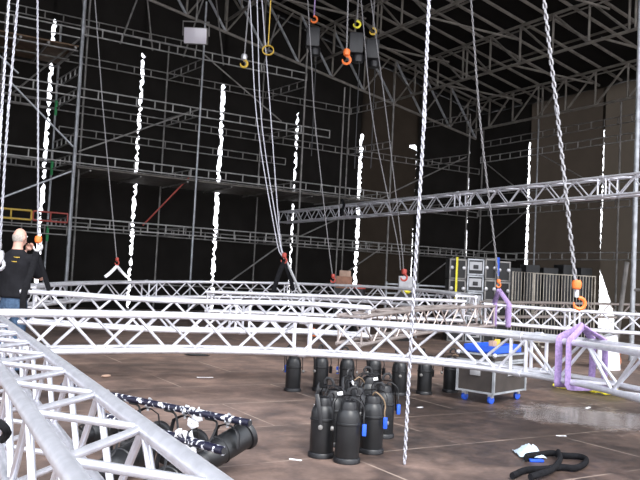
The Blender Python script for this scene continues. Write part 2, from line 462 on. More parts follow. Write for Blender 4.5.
def roof_truss(X, zb, Y0, Y1, label, flip, joints=()):
    h = 1.33; root = thing('roof_truss', label, 'roof truss', (X, Y1, zb), 'steel roof trusses')
    T((X, Y0, zb+h), (X, Y1, zb+h), .055, 8).build('top_chord', ROOFST, root)
    T((X+.0, Y0, zb+h-.16), (X, Y1, zb+h-.16), .03, 8).build('upper_rail', ROOFST, root)
    T((X, Y0, zb), (X, Y1, zb), .055, 8).build('bottom_chord', ROOFST, root)
    n = round((Y0-Y1)/1.42); st = (Y0-Y1)/n
    for i in range(n+1):
        y = Y0-st*i
        T((X, y, zb), (X, y, zb+h), .04, 6).build('post', ROOFST, root)
        if i % 5 == 3: T((X, y-.22, zb), (X, y-.22, zb+h), .04, 6).build('post', ROOFST, root)
        if i < n:
            if flip: T((X, y, zb), (X, y-st, zb+h), .042, 6).build('diagonal', ROOFST, root)
            else: T((X, y, zb+h), (X, y-st, zb), .042, 6).build('diagonal', ROOFST, root)
    return root
roof_truss(23.0, 8.4, 25.6, 6.0, 'lowest grey steel roof truss along the top of the right wall', True)
roof_truss(19.0, 9.23, 25.9, 4.0, 'grey steel roof truss second up the slope from the right wall', False)
roof_truss(15.0, 10.08, 25.9, 3.0, 'grey steel roof truss third up the slope from the right wall', False)
roof_truss(11.0, 10.9, 25.9, 3.0, 'grey steel roof truss fourth up the slope, near the top of the photo', False)
roof_truss(7.0, 11.7, 25.9, 8.0, 'grey steel roof truss highest up the slope, at the top left', False)

# sloping gable truss against the back wall
g0, g1 = V((7.6, 25.0, 10.75)), V((23.0, 25.0, 8.0))
root = thing('gable_truss', 'sloping steel truss along the back wall under the roof, with steep bright diagonals', 'roof truss', (15, 25, 8))
T(g0, g1, .055).build('bottom_chord', ROOFST, root)
u0, u1 = V((7.6, 25.0, 12.75)), V((23.0, 25.0, 9.75))
T(u0, u1, .055).build('top_chord', ROOFST, root)
n = 10
for i in range(n):
    a = g0.lerp(g1, i/n); b = u0.lerp(u1, i/n); c = g0.lerp(g1, (i+1)/n); mm_ = u0.lerp(u1, (i+.45)/n)
    T(b, c, .05, 6).build('diagonal', GALV, root)
    if i: T(a, b, .04, 6).build('post', ROOFST, root)
    T(c, u0.lerp(u1, min(1, (i+1.8)/n)), .035, 6).build('diagonal', ROOFST, root)

for k in range(23):
    y = 25.6-k*1.02
    mb = T((XL+6, y, roof_z(XL+6)-.12), (24.3, y, roof_z(24.3)-.12), .06, 6)
    tag(mb.build('roof_rafter', ROOFST), 'grey steel rafter running down the slope under the black roof skin', 'rafter', 'roof rafters')
for x in (21.0, 17.0, 13.0, 9.0):
    tag(T((x, 25.8, roof_z(x)-.05), (x, 2.5, roof_z(x)-.05), .045, 6).build('roof_purlin', ROOFST), 'thin grey purlin laid level over the rafters between two roof trusses', 'purlin', 'roof purlins')
for x0, zz in ((19.0, 9.27), (15.0, 10.12), (11.0, 10.95), (7.0, 11.75)):
    for y in (22.6, 19.0, 15.2, 11.4):
        tag(T((x0, y, zz), (x0+4, y-.25, zz), .042, 6).build('tie_rod', ROOFST), 'level grey tie tube crossing between two roof trusses', 'tie', 'roof ties')

# ------------------------------------------------------------------ scaffolding
def ladder(p0, p1, h=.27, r=.024, step=.62):
    p0, p1 = V(p0), V(p1); mb = MB(); dz = V((0, 0, -h))
    mb.tube([p0, p1], r, 6).tube([p0+dz, p1+dz], r, 6)
    n = max(2, round((p1-p0).length/step)); d = (p1-p0).normalized()
    for i in range(n+1):
        q = p0.lerp(p1, i/n)
        mb.tube([q, q+dz], r*.95, 5)
    return mb
YF, YK = 23.5, 26.1
sx = [5.27+4*k for k in range(5)]
bk = thing('tube_scaffold', 'grey tube scaffold with ladder beams standing along the black back wall', 'scaffold', (13, 25, 0))
for i, x in enumerate(sx[1:]):
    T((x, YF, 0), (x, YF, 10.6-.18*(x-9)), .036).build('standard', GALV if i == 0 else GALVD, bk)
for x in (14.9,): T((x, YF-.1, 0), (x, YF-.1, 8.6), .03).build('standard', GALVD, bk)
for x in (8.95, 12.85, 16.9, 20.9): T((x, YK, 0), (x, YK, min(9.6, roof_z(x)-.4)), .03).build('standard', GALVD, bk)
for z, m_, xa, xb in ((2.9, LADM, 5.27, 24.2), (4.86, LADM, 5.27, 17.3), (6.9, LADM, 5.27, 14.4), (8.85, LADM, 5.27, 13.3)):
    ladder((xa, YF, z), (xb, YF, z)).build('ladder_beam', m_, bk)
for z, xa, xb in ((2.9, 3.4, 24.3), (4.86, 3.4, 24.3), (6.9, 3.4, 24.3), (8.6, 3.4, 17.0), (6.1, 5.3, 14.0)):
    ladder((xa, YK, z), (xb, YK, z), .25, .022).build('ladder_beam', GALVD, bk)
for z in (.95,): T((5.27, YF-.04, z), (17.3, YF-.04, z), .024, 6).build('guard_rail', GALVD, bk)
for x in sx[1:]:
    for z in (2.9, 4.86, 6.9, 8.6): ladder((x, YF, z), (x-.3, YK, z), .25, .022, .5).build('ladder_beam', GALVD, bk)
for a, b in (((9.27, 6.9), (5.4, 4.95)), ((9.27, 8.8), (12.4, 6.95)), ((13.27, 3.0), (9.4, .2)), ((17.27, 4.8), (13.4, 2.9)), ((13.3, .3), (17.2, 2.8)), ((21.2, 6.8), (17.4, 4.9)), ((17.3, .3), (21.2, 2.9))):
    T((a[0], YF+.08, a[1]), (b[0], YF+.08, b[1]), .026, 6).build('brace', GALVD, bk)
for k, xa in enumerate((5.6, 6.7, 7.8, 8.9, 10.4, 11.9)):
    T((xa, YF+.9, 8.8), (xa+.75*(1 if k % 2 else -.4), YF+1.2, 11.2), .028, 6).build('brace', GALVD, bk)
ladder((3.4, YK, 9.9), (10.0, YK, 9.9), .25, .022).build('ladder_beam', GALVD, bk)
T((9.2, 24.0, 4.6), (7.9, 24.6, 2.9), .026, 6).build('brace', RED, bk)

wk = thing('scaffold_walkway', 'long steel plank walkway halfway up the back wall scaffold', 'walkway', (11, 24.8, 4.6))
for k in range(3):
    for j in range(8):
        MB().box((5.35+4*k+2, 23.68+.32*j, 4.47), (3.94, .30, .05)).build('deck_plank', PLANK, wk, smooth=False)
for k in range(8):
    T((5.8+1.6*k, 23.55, 4.40), (5.8+1.6*k, 26.05, 4.40), .03, 6).build('bearer', GALVD, wk)

lt = thing('scaffold_tower', 'tall bright scaffold tower at the left edge with braces and a yellow ladder beam', 'scaffold', (3.2, 24.8, 0))
T((5.27, YF-.05, 0), (5.27, YF-.05, 12.0), .055).build('standard', GALV, lt)
T((5.52, YF+.35, 0), (5.52, YF+.35, 12.0), .03).build('standard', GALVD, lt)
T((5.1, YK-.2, 0), (5.1, YK-.2, 9.5), .036).build('standard', GALV, lt)
T((1.3, YF, 0), (1.3, YF, 12.0), .04).build('standard', GALV, lt)
T((3.37, YK-.2, 0), (3.37, YK-.2, 9.5), .034).build('standard', GALVD, lt)
for z in (4.86, 6.9, 8.72):
    ladder((1.3, YF, z), (5.27, YF, z)).build('ladder_beam', LADM, lt)
ladder((1.3, YK-.2, 6.9), (5.1, YK-.2, 6.9), .25).build('ladder_beam', GALVD, lt)
ladder((1.3, YK-.2, 4.86), (5.1, YK-.2, 4.86), .25).build('ladder_beam', GALVD, lt)
ladder((1.3, YF, 3.0), (4.15, YF, 3.0), .27, .03).build('ladder_beam', YELLOW, lt)['label'] = 'yellow ladder beam'
ladder((4.2, YF, 3.0), (5.2, YF, 3.0), .27, .026).build('ladder_beam', RED, lt)['label'] = 'red ladder beam'
ladder((1.3, YF, 2.6), (5.2, YF, 2.6), .25, .022).build('ladder_beam', GALVD, lt)
for z in (2.9, 4.86, 5.5, 6.9, 7.6): ladder((5.27, YF, z), (5.1, YK-.2, z), .25, .024, .45).build('ladder_beam', LADM, lt)
for a, b in (((3.3, 6.7), (5.2, 5.05)), ((3.2, 3.25), (5.2, 4.3)), ((1.4, 8.6), (3.5, 7.0))):
    T((a[0], YF-.1, a[1]), (b[0], YF-.1, b[1]), .03, 6).build('brace', GALV, lt)
T((5.27, YF+.05, 8.5), (3.7, 26, 6.9), .03, 6).build('brace', GALVD, lt)
mbk = MB()
for z in (2.2, 4.4, 6.4): MB().tube([(5.1, YK-.27, z), (5.1, YK-.27, z+.5)], .045, 8).build('green_marker_tape', mat('green_tape', (.04, .35, .12), .6), lt)

td = thing('scaffold_deck', 'brown plywood deck on bearers at the top of the left scaffold tower', 'deck', (3.4, 24.8, 8.3))
for j in range(4): MB().box((3.35, 23.85+.62*j, 8.20), (3.7, .6, .04)).build('deck_plank', DECKB, td, smooth=False)
for x in (1.6, 2.6, 3.5, 4.3, 5.1): T((x, 23.5, 8.13), (x, 26.2, 8.13), .045, 6).build('bearer', GALVD, td)
for y in (23.6, 24.8, 26.0): T((1.4, y, 8.06), (5.2, y, 8.06), .03, 6).build('bearer', GALVD, td)

rs = thing('tube_scaffold', 'brown-lit tube scaffold with ladder beams standing along the right wall', 'scaffold', (24.2, 18, 0))
for y in (22.5, 18.4, 14.2, 10.0): T((24.25, y, 0), (24.25, y, 8.7), .036).build('standard', GALV if y == 22.5 else GALVD, rs)
T((24.3, 25.9, 0), (24.3, 25.9, 8.7), .036).build('standard', GALVD, rs)
for z, m_ in ((2.95, LADM), (4.95, GALVD), (5.9, GALVD), (7.45, LADM), (8.15, GALVD)):
    ladder((24.28, 26.0, z), (24.28, 8.0, z), .27).build('ladder_beam', m_, rs)
for a, b in (((25.8, 3.0), (22.6, 5.0)), ((22.4, 5.0), (25.7, 7.2)), ((18.3, 5.0), (22.4, 7.2))):
    T((24.2, a[0], a[1]), (24.2, b[0], b[1]), .026, 6).build('brace', GALVD, rs)

# roof support leg at the right edge
rp = thing('roof_support', 'thick steel roof support posts at the right edge with a slanting stay', 'post', (14, 10.2, 0))
T((14.0, 10.2, 0), (14.0, 10.2, 10.2), .055, 10).build('post', GALV, rp)
T((13.95, 9.6, 0), (13.95, 9.6, 10.2), .05, 10).build('post', GALV, rp)
T(at(616, 345, 16.5), at(627, 262, 16.2), .05, 8).build('stay', GALVD, rp)
for z in (1.5, 4.0, 6.5, 9.0): T((14.0, 10.2, z), (13.95, 9.6, z), .03, 6).build('rung', GALVD, rp)

# ------------------------------------------------------------------ chains
def link_mesh(mb, c, d, u, L, W, r, n=10, k=5):
    w = d.cross(u); pts = []
    hs = (L-W)/2
    for i in range(n):
        t = 2*PI*i/n
        x = math.cos(t)*(W/2-r); y = math.sin(t)*(W/2-r) + (hs if math.sin(t) >= 0 else -hs)
        pts.append(c + d*y + u*x)
    mb.tube(pts, r, k, closed=True, ref=w)
def chain_mesh(pts, L, W, r, n=10, k=5):
    P = spline(pts, 40) if len(pts) > 2 else [V(p) for p in pts]
    Q = resample(P, L-2.2*r); mb = MB()
    for i in range(len(Q)-1):
        d = (Q[i+1]-Q[i]).normalized(); a = d.orthogonal().normalized(); b = d.cross(a)
        u = (a+b*.35).normalized() if i % 2 else (b-a*.35).normalized()
        link_mesh(mb, (Q[i]+Q[i+1])/2, d, u, L, W, r, n, k)
    return mb
def to_roof(a, b):
    """extend the line b->a upward until the roof"""
    a, b = V(a), V(b); d = (a-b).normalized()
    if d.z < .2: return a
    for _ in range(2000):
        if a.z > roof_z(a.x)-.35: break
        a = a + d*.05
    return a
def hook(mb, c, s):
    c = V(c); pts = []
    for i in range(12):
        t = math.radians(100 - 290*i/11)
        pts.append(c + rt0*(math.cos(t)*s*.5) + V((0, 0, math.sin(t)*s*.5)))
    mb.tube(pts, [s*.17]*9+[s*.14, s*.1, s*.05], 8)
    return mb
def chain(label, pts, size, hookmat=None, hs=.14, block=None, material=None, links=(10, 5), big=False):
    pts = [V(p) for p in pts]
    pts = [to_roof(pts[0], pts[1])] + pts
    pts = [pts[0]] + pts[2:] if (pts[0]-pts[1]).length < .1 else pts
    L, W, r = size
    root = thing('hoist_chain', label, 'chain', pts[-1])
    chain_mesh(pts, L, W, r, *links).build('link_chain', material or CHAINM, root)
    e = pts[-1]
    if hookmat:
        MB().lathe([(.004, hs*1.15), (hs*.36, hs*1.1), (hs*.46, hs*.8), (hs*.40, hs*.35), (hs*.2, hs*.2)], e, n=12).build('hook_block', block or hookmat, root)
        if big:
            MB().tube([e+V((0, 0, hs*.3)), e+V((.0, 0, -hs*.5))], hs*.22, 10).build('swivel', STEELB, root)
            hook(MB(), e+rt0*.03+V((0, 0, -hs*1.05)), hs*1.05).build('hook', hookmat, root)
        else: hook(MB(), e+V((0, 0, -hs*.25)), hs).build('hook', hookmat, root)
    return root
S1 = (.050, .034, .0070); S2 = (.075, .046, .0095); S3 = (.060, .030, .0062); S4 = (.040, .022, .0042); S5 = (.05, .028, .0055)
chain('bright thick chain hanging free with its end just above the stage floor', [at(429, 0, 5.95), at(424, 120, 5.9), at(417, 240, 5.9), at(410, 360, 5.88), at(404.5, 464, 5.8)], S1, links=(12, 6))
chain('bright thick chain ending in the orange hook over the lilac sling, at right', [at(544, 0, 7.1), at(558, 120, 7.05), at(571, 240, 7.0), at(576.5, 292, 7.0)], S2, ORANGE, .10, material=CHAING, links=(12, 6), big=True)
chain('chain hanging at far left from the top edge, outermost of three', [at(9, 0, 5.7), at(1.5, 115, 5.65), at(-5, 255, 5.6)], S4, STEELB, .1)
chain('chain hanging at far left, middle one of three beside the picture edge', [at(18, 0, 7.3), at(8, 115, 7.25), at(-1, 262, 7.2)], S5, STEELB, .1)
chain('chain with a small orange block hanging over the man in black, nearest to his head', [at(37.5, 0, 9.4), at(38, 120, 9.35), at(38, 245, 9.3)], S5, STEELB, .10, ORANGE)
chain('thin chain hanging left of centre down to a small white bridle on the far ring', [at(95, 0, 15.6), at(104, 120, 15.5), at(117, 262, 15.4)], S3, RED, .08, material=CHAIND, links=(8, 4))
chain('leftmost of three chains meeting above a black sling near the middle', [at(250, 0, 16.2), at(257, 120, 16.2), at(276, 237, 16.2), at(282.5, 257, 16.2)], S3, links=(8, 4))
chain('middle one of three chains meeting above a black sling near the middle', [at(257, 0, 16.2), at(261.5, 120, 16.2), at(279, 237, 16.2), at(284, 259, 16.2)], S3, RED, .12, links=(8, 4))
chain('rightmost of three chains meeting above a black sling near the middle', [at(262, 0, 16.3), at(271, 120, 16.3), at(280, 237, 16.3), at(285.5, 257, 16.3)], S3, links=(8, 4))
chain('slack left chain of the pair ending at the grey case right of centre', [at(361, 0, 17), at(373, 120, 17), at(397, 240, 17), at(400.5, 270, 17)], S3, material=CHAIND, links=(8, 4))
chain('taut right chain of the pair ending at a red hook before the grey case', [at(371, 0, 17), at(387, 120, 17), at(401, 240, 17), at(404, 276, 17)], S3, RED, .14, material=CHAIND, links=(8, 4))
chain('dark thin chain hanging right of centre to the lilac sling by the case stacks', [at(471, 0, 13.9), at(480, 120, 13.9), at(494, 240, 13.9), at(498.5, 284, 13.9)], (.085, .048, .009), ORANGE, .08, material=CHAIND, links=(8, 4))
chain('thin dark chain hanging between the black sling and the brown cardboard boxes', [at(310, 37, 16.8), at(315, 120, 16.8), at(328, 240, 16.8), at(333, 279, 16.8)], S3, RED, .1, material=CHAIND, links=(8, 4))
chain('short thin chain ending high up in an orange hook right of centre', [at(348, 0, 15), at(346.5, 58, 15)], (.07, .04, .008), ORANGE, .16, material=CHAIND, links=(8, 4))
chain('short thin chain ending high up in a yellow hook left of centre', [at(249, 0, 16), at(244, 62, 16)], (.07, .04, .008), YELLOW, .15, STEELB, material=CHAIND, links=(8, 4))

# electric hoists in the roof
def hoist(label, px, py, D, hm, s=1.0):
    c = at(px, py, D); root = thing('chain_hoist', label, 'hoist', c)
    MB().box(c, (.34*s, .3*s, .5*s), RZ(-.5), .04).build('motor_body', BLACK, root)
    MB().lathe([(.13*s, -.1), (.15*s, 0), (.13*s, .1)], c+V((.1, .05, -.32*s)), n=12).build('chain_bag', BLACK, root)
    hk = c + V((0, 0, .48*s)); hook(MB(), hk, .16*s).build('hook', hm, root)
    top = to_roof(hk+V((0, 0, .2)), hk)
    MB().tube([hk+V((0, 0, .1)), top], .02, 6).build('suspension_rope', LILAC if hm == ORANGE else CHAIND, root)
    MB().tube([c+V((.12, 0, -.2)), c+V((.13, 0, -3.0))], .012, 5).build('control_cable', CABLEM, root)
hoist('black hoist motor under an orange hook in the roof, above the long light seam', 313, 38, 19, ORANGE)
hoist('left black hoist motor under a yellow hook in the roof right of centre', 356, 44, 18, YELO)
hoist('right black hoist motor beside another, under a yellow and orange hook in the roof', 372, 50, 19, YELLOW)
cc = at(268, 50, 16); mb = MB()
for k in range(3):
    mb.tube([cc + rt0*(math.cos(t)*.12) + V((0, 0, math.sin(t)*.10)) + fwd*(.03*k) for t in [2*PI*i/14 for i in range(14)]], .012, 6, closed=True)
mb.tube([cc+V((0, 0, .1)), to_roof(cc+V((0, 0, .4)), cc)], .012, 5)
tag(mb.build('rope_coil', YELLOW), 'coil of yellow rope hung high in the roof behind the three chains', 'rope')

# floodlight
fc = ony(196, 36, 21.5); fr = thing('floodlight', 'grey glass-fronted floodlight hung under the roof at upper left', 'lamp', fc)
Rf = Matrix.Rotation(-.55, 3, 'Z') @ Matrix.Rotation(.25, 3, 'X')
MB().box(fc, (.72, .22, .5), Rf, .03).build('housing', GALVD, fr)
MB().box(fc + Rf @ V((0, -.115, 0)), (.68, .02, .46), Rf, .005).build('front_glass', GLASSF, fr)
MB().tube([fc+Rf @ V((-.4, 0, 0)), fc+Rf @ V((-.4, 0, .42)), fc+Rf @ V((.4, 0, .42)), fc+Rf @ V((.4, 0, 0))], .025, 6).build('yoke', GALVD, fr)
T(fc+Rf @ V((0, 0, .42)), to_roof(fc+V((0, 0, 1)), fc), .025, 6).build('hanger', GALVD, fr)

# ------------------------------------------------------------------ slings
def strap(mb, pts, w=.028, flat=.3): return mb.tube(spline(pts, 40), w, 8, flat=flat)
def sling(label, pts_list, material, w=.03, flat=.35, cat='sling'):
    mb = MB()
    for p in pts_list: mb.tube(spline(p, 36), w, 8, flat=flat)
    return tag(mb.build('lifting_sling', material), label, cat)
# lilac sling on the big arc
hk = at(583, 326, 7.2)
PA = spline(pA, 80)
def nearest(P, q): return min(range(len(P)), key=lambda i: (P[i]-q).length)
def basket(P, px, w, h, side, hk, rc=.032):
    """loop from the hook round the four chords of a truss at picture column px"""
    best = min(range(1, len(P)-1), key=lambda i: abs(proj_x(P[i])-px))
    d = (P[best+1]-P[best-1]); d.z = 0; d.normalize(); n = V((-d.y, d.x, 0))*side
    a = P[best]; b = a+n*w; c = a+V((0, 0, -h)); e = b+V((0, 0, -h)); u = V((0, 0, rc))
    out = rc+.012
    return [hk, a*.5+hk*.5+V((0, 0, .02)), a+u*1.2-n*.01, a-n*out, a-n*out-V((0, 0, h*.5)), c-n*out, c-n*.01-u*1.3, e+n*.01-u*1.3, e+n*out, b+n*out, b+u*1.2+n*.01, b*.5+hk*.5+V((0, 0, .02)), hk]
def proj_x(p):
    q = V(p)-CAM; return 320+F*q.dot(rt)/q.dot(fwd)
sling('lilac webbing sling wrapped round the foreground arc below the orange hook', [basket(PA, 566, .37, .37, 1, hk), basket(PA, 576, .37, .37, 1, hk)], LILAC, .040, .45)
PD = spline(pD, 60); hk2 = at(499, 290, 13.9)
sling('far lilac sling hanging round the truss before the black case stacks', [basket(PD, 494, .34, .34, 1, hk2), basket(PD, 508, .34, .34, 1, hk2)], LILAC, .05, .5)
hk3 = at(36.5, 252, 9.3); PB = spline(pB, 60)
sling('black sling spread in an upside-down V over the truss end beside the man', [[hk3, at(31, 272, 9.2), at(24, 293, 9.08), at(23, 316, 9.08)], [hk3, at(43, 270, 9.4), at(49, 290, 9.5)]], CLOTHB, .04, .5)
hk4 = at(284, 262, 16.2)
sling('black sling spread in an upside-down V under the three chains near the middle', [[hk4, at(279, 274, 16.1), at(273, 292, 16.0)], [hk4, at(288, 272, 16.3), at(293.5, 290, 16.5)]], CLOTHB, .055, .5)
sling('pale slack strap running down right of the middle black sling', [[at(286, 260, 16.3), at(293, 276, 16.2), at(301, 293, 16.0)]], GREYP, .03, .5)
hk5 = at(117, 266, 15.4)
sling('small white bridle under the red hook on the far ring at left', [[hk5, at(110, 273, 15.4), at(105, 277, 15.3)], [hk5, at(122, 272, 15.6), at(127, 277, 15.7)]], WHITE, .035, .6)
sling('black sling looped round the close lower left truss at the picture edge', [[at(-16, 424, 2.3), at(-9, 420, 2.26), at(-1, 423, 2.22), at(5, 428, 2.2), at(7, 434, 2.24), at(2, 440, 2.4)]], CLOTHB, .013, .9)
sling('black sling holding the hidden left end of the foreground arc', [[at(-1, 266, 7.2), at(-10, 300, 7.2), at(-12, 332, 7.2)]], CLOTHB, .03)
sling('black sling holding the far end of the close straight truss at left', [[at(-5, 260, 5.6), at(-8, 300, 5.55), at(-6, 330, 5.5)]], CLOTHB, .03)
sl = MB(); pp = at(341.5, 205, 21.0)
tag(sl.tube([pp+V((0, 0, .15)), pp+V((.02, -.1, 0)), pp+V((0, 0, -.3))], .05, 8, flat=.6).build('lifting_sling', CLOTHB), 'small black strap tied on the hanging straight truss', 'sling')

# ------------------------------------------------------------------ stage lamps (par cans)
def par_parts(root, tagcol=None, seed=0):
    """par can standing on its lens, local coordinates"""
    rnd = random.Random(seed)
    body = [(.090, .012), (.094, .02), (.094, .285), (.100, .290), (.100, .302), (.094, .308), (.092, .345), (.082, .385), (.066, .405)]
    MB().lathe(body, n=24).build('can_body', BLKM, root, local=True)
    MB().lathe([(.100, 0), (.106, .004), (.106, .03), (.100, .04), (.094, .042)], n=24).build('lens_ring', BLACK, root, local=True)
    MB().lathe([(.068, .398), (.066, .44), (.055, .463), (.03, .474), (.004, .477)], n=20).build('rear_cap', BLACK, root, local=True)
    a = rnd.uniform(-.3, .3)
    yk = MB()
    yp = [V((-.112, 0, .24)), V((-.114, .01, .34)), V((-.112, .03, .45)), V((-.085, .045, .495)), V((0, .05, .505)), V((.085, .045, .495)), V((.112, .03, .45)), V((.114, .01, .34)), V((.112, 0, .24))]
    yk.tube(yp, .016, 8, flat=.25, ref=(0, 1, 0)); yk.build('yoke', BLACK, root, local=True)
    for s in (-1, 1):
        MB().lathe([(.018, 0), (.02, .006), (.018, .02), (.008, .024)], (s*.114, 0, .25), Matrix.Rotation(s*PI/2, 3, 'Y'), 10).build('knob', GALVD, root, local=True)
    hc = MB()
    hp = [V((0, .05, .505)), V((0, .05, .535)), V((.02, .05, .56)), V((.055, .05, .565)), V((.075, .05, .54)), V((.07, .05, .515))]
    hc.tube(hp, .013, 8, flat=.7); hc.build('hook_clamp', BLACK, root, local=True)
    cb = MB(); cp = [V((0, -.03, .47)), V((.03, -.06, .50)), V((.09, -.075, .46)), V((.112, -.06, .40)), V((.110, -.07, .35)), V((.112, -.06, .30))]
    cb.tube(spline(cp, 30), .006, 6).build('cable', TAN if seed % 4 == 2 else CABLEM, root, local=True)
    MB().box((.118, -.06, .26), (.032, .032, .09), None, .006).build('plug', tagcol or BLACK, root, local=True)
def par(label, x, y, rz, seed, tagcol=None, group='stage lamps standing on the floor', tape=False):
    root = thing('stage_lamp', label, 'stage lamp', (0, 0, 0), group)
    par_parts(root, tagcol, seed)
    if tape: MB().tube([(-.09, .06, .505), (-.05, .062, .514)], .016, 8, flat=.4).build('tape', WHITE, root, local=True)['label'] = 'white tape'
    root.location = (x, y, 0); root.rotation_euler = (0, 0, rz); ORG[root.name] = V((x, y, 0)); return root
FC = [(3.19, 5.10, .9, None, False, 'black stage lamp at the left front of the standing cluster'),
      (3.29, 4.88, -.5, BLUET, True, 'black stage lamp nearest the camera, white tape across its top'),
      (3.66, 5.08, -.8, BLUET, False, 'black stage lamp with a blue plug, right behind the nearest one'),
      (4.12, 5.55, -.3, BLUET, True, 'black stage lamp at the right back of the cluster with white tape on top'),
      (3.50, 5.42, 2.2, BLUET, False, 'black stage lamp hidden between the two front ones of the cluster'),
      (3.80, 5.52, 1.2, None, True, 'black stage lamp in the middle of the cluster, only its top showing'),
      (3.98, 5.88, .4, None, False, 'black stage lamp at the back of the cluster behind the middle one'),
      (4.32, 6.08, 2.9, BLUET, False, 'farthest black stage lamp of the front cluster')]
for i, (x, y, r, tc_, tp, lb) in enumerate(FC): par(lb, x, y, r, i, tc_, tape=tp)
BC = [((292.5, 391), 2.4, BLUET, 'black stage lamp with a blue plug, leftmost of the back row under the truss'),
      ((320, 390.5), .3, None, 'second black stage lamp from the left of the back row'),
      ((346, 392), 2.6, BLUET, 'third black stage lamp of the back row, blue plug, just behind the cluster'),
      ((373, 392), .2, None, 'fourth black stage lamp of the back row, right behind the front cluster'),
      ((398.5, 395), 1.0, None, 'fifth black stage lamp of the back row, left of the free chain'),
      ((424, 394), .5, None, 'sixth black stage lamp of the back row, right of the free chain'),
      ((450, 392), -.4, None, 'rightmost black stage lamp of the back row, beside the wheeled case')]
for i, (p, r, tc_, lb) in enumerate(BC):
    q = onz(*p); par(lb, q.x, q.y, r, i+20, tc_, 'stage lamps in the back row')

# lamp bars lying at lower left: painted pipes with lamps hanging under them
def lamp_bar(label, p0, p1, group, lamps):
    p0, p1 = V(p0), V(p1); d = (p1-p0).normalized()
    root = thing('lamp_bar', label, 'lamp bar', (p0.x, p0.y, 0), group)
    n = 16; r1, r0 = .0255, .021
    MB().tube([p0, p1], r1, n).build('pipe', PIPE, root)
    MB().lathe([(.0205, 0), (.0205, .004)], p0-d*.003, align(-d), 12).build('pipe_mouth', CABLEM, root)
    return root, d
def bar_lamp(label, base, d, z_bar, group, facing):
    """par can lying on the floor under a bar, yoke up to the pipe"""
    root = thing('stage_lamp', label, 'stage lamp', base, group)
    b = V(base); R = align(facing); f = V(facing).normalized(); c = b + V((0, 0, .112+.30*abs(f.z))); o_ = c - f*.22
    body = [(.066, .0), (.086, .03), (.094, .07), (.094, .15), (.100, .155), (.100, .168), (.094, .172), (.094, .40)]
    MB().lathe(body, o_, R, 24).build('can_body', BLKM, root)
    MB().lathe([(.094, .385), (.106, .39), (.110, .40), (.110, .425), (.104, .43), (.088, .43), (.086, .40)], o_, R, 24).build('lens_ring', BLACK, root)
    MB().lathe([(.086, .405), (.06, .415), (.004, .42)], o_, R, 20).build('lens', GLASSF, root)
    MB().lathe([(.004, -.075), (.03, -.072), (.055, -.06), (.066, -.035), (.068, .005)], o_, R, 20).build('rear_cap', BLACK, root)
    side = f.cross(V((0, 0, 1))).normalized(); topz = V((0, 0, z_bar-.045-c.z))
    MB().tube([c-side*.115, c-side*.117+V((0, 0, .09)), c-side*.09+topz*.86, c-side*.03+topz, c+side*.03+topz, c+side*.09+topz*.86, c+side*.117+V((0, 0, .09)), c+side*.115], .016, 8, flat=.3).build('yoke', BLACK, root)
    cl = MB(); cc_ = V((b.x, b.y, z_bar))
    cl.tube([cc_+V((0, 0, -.06)), cc_+V((0, 0, -.03))], .012, 8)
    cl.tube([cc_ + d.cross(V((0, 0, 1)))*(math.cos(t)*.033) + V((0, 0, math.sin(t)*.033)) for t in [math.radians(-150+240*i/9) for i in range(10)]], .008, 6)
    cl.build('hook_clamp', STEELB, root)
    MB().tube(spline([c-f*.26+V((0, 0, .03)), c-f*.33+V((0, 0, .08)), c-f*.30+side*.1+V((0, 0, .14)), cc_+d*.1+V((0, 0, -.05)), cc_+d*.22+V((0, 0, -.03))], 30), .008, 6).build('cable', CABLEM, root)
    return root
b1a, b1b = at(249.5, 423, 5.15), at(104, 396.5, 6.05)
b1b.z = b1a.z; ext = b1b + (b1b-b1a).normalized()*.55
bar1, d1 = lamp_bar('long pipe with peeling black paint and silver patches behind the close truss', b1a, ext, 'lamp bars', 6)
b2a, b2b = at(223.5, 451, 4.35), at(166, 436, 4.72)
b2b.z = b2a.z; ext2 = b2b + (b2b-b2a).normalized()*.75
bar2, d2 = lamp_bar('shorter peeling pipe lying in front of the long one, tape wrapped near its left', b2a, ext2, 'lamp bars', 4)
zb1, zb2 = b1a.z, b2a.z
side1 = V((rt0.x, rt0.y, 0))
fc1 = (side1*.30 + V((fwd.x, fwd.y, 0))*.92).normalized()
names1 = ['black stage lamp with its nose tilted up under the right end of the long pipe', 'black stage lamp lying under the long pipe, second from its right end',
          'black stage lamp lying under the long pipe, third from its right end', 'black stage lamp under the left end of the long pipe, behind the close truss']
for i, t in enumerate((.20, .62, 1.02, 1.52)):
    p = b1a + d1*t; q = V((p.x, p.y, 0)); bar_lamp(names1[i], q, d1, zb1, 'lamps under the lying bars', (side1*.62+V((fwd.x, fwd.y, 0))*.75+V((0, 0, .30))).normalized() if i == 0 else fc1)
names2 = ['black stage lamp lying under the short pipe behind the close truss chord', 'black stage lamp under the left part of the short pipe, seen through the close truss']
for i, t in enumerate((.46, .98)):
    p = b2a + d2*t; q = V((p.x, p.y, 0)); bar_lamp(names2[i], q, d2, zb2, 'lamps under the lying bars', (-d2*.2+fwd*.6).normalized() if i else fc1)
def tape_ball(label, c, d, s):
    mb = MB(); rnd = random.Random(int(c.x*1000)); d = V(d)
    pts = [c + d*(.012*i-.03) + V((0, 0, .031*math.cos(i*1.9))) + d.cross(V((0, 0, 1)))*.031*math.sin(i*1.9) for i in range(12)]
    mb.tube(pts, .013*s, 6, flat=.3)
    for k in range(3):
        q = c + V((0, 0, -.03-.03*k)) + d*rnd.uniform(-.04, .04)
        mb.tube([q+d*.05, q+V((rnd.uniform(-.02, .02), rnd.uniform(-.02, .02), -.015)), q-d*.05+V((0, 0, rnd.uniform(-.02, .02)))], .014*s, 6, flat=.3)
    tag(mb.build('tape_scrap', WHITE), label, 'tape', 'silver tape on the pipes')
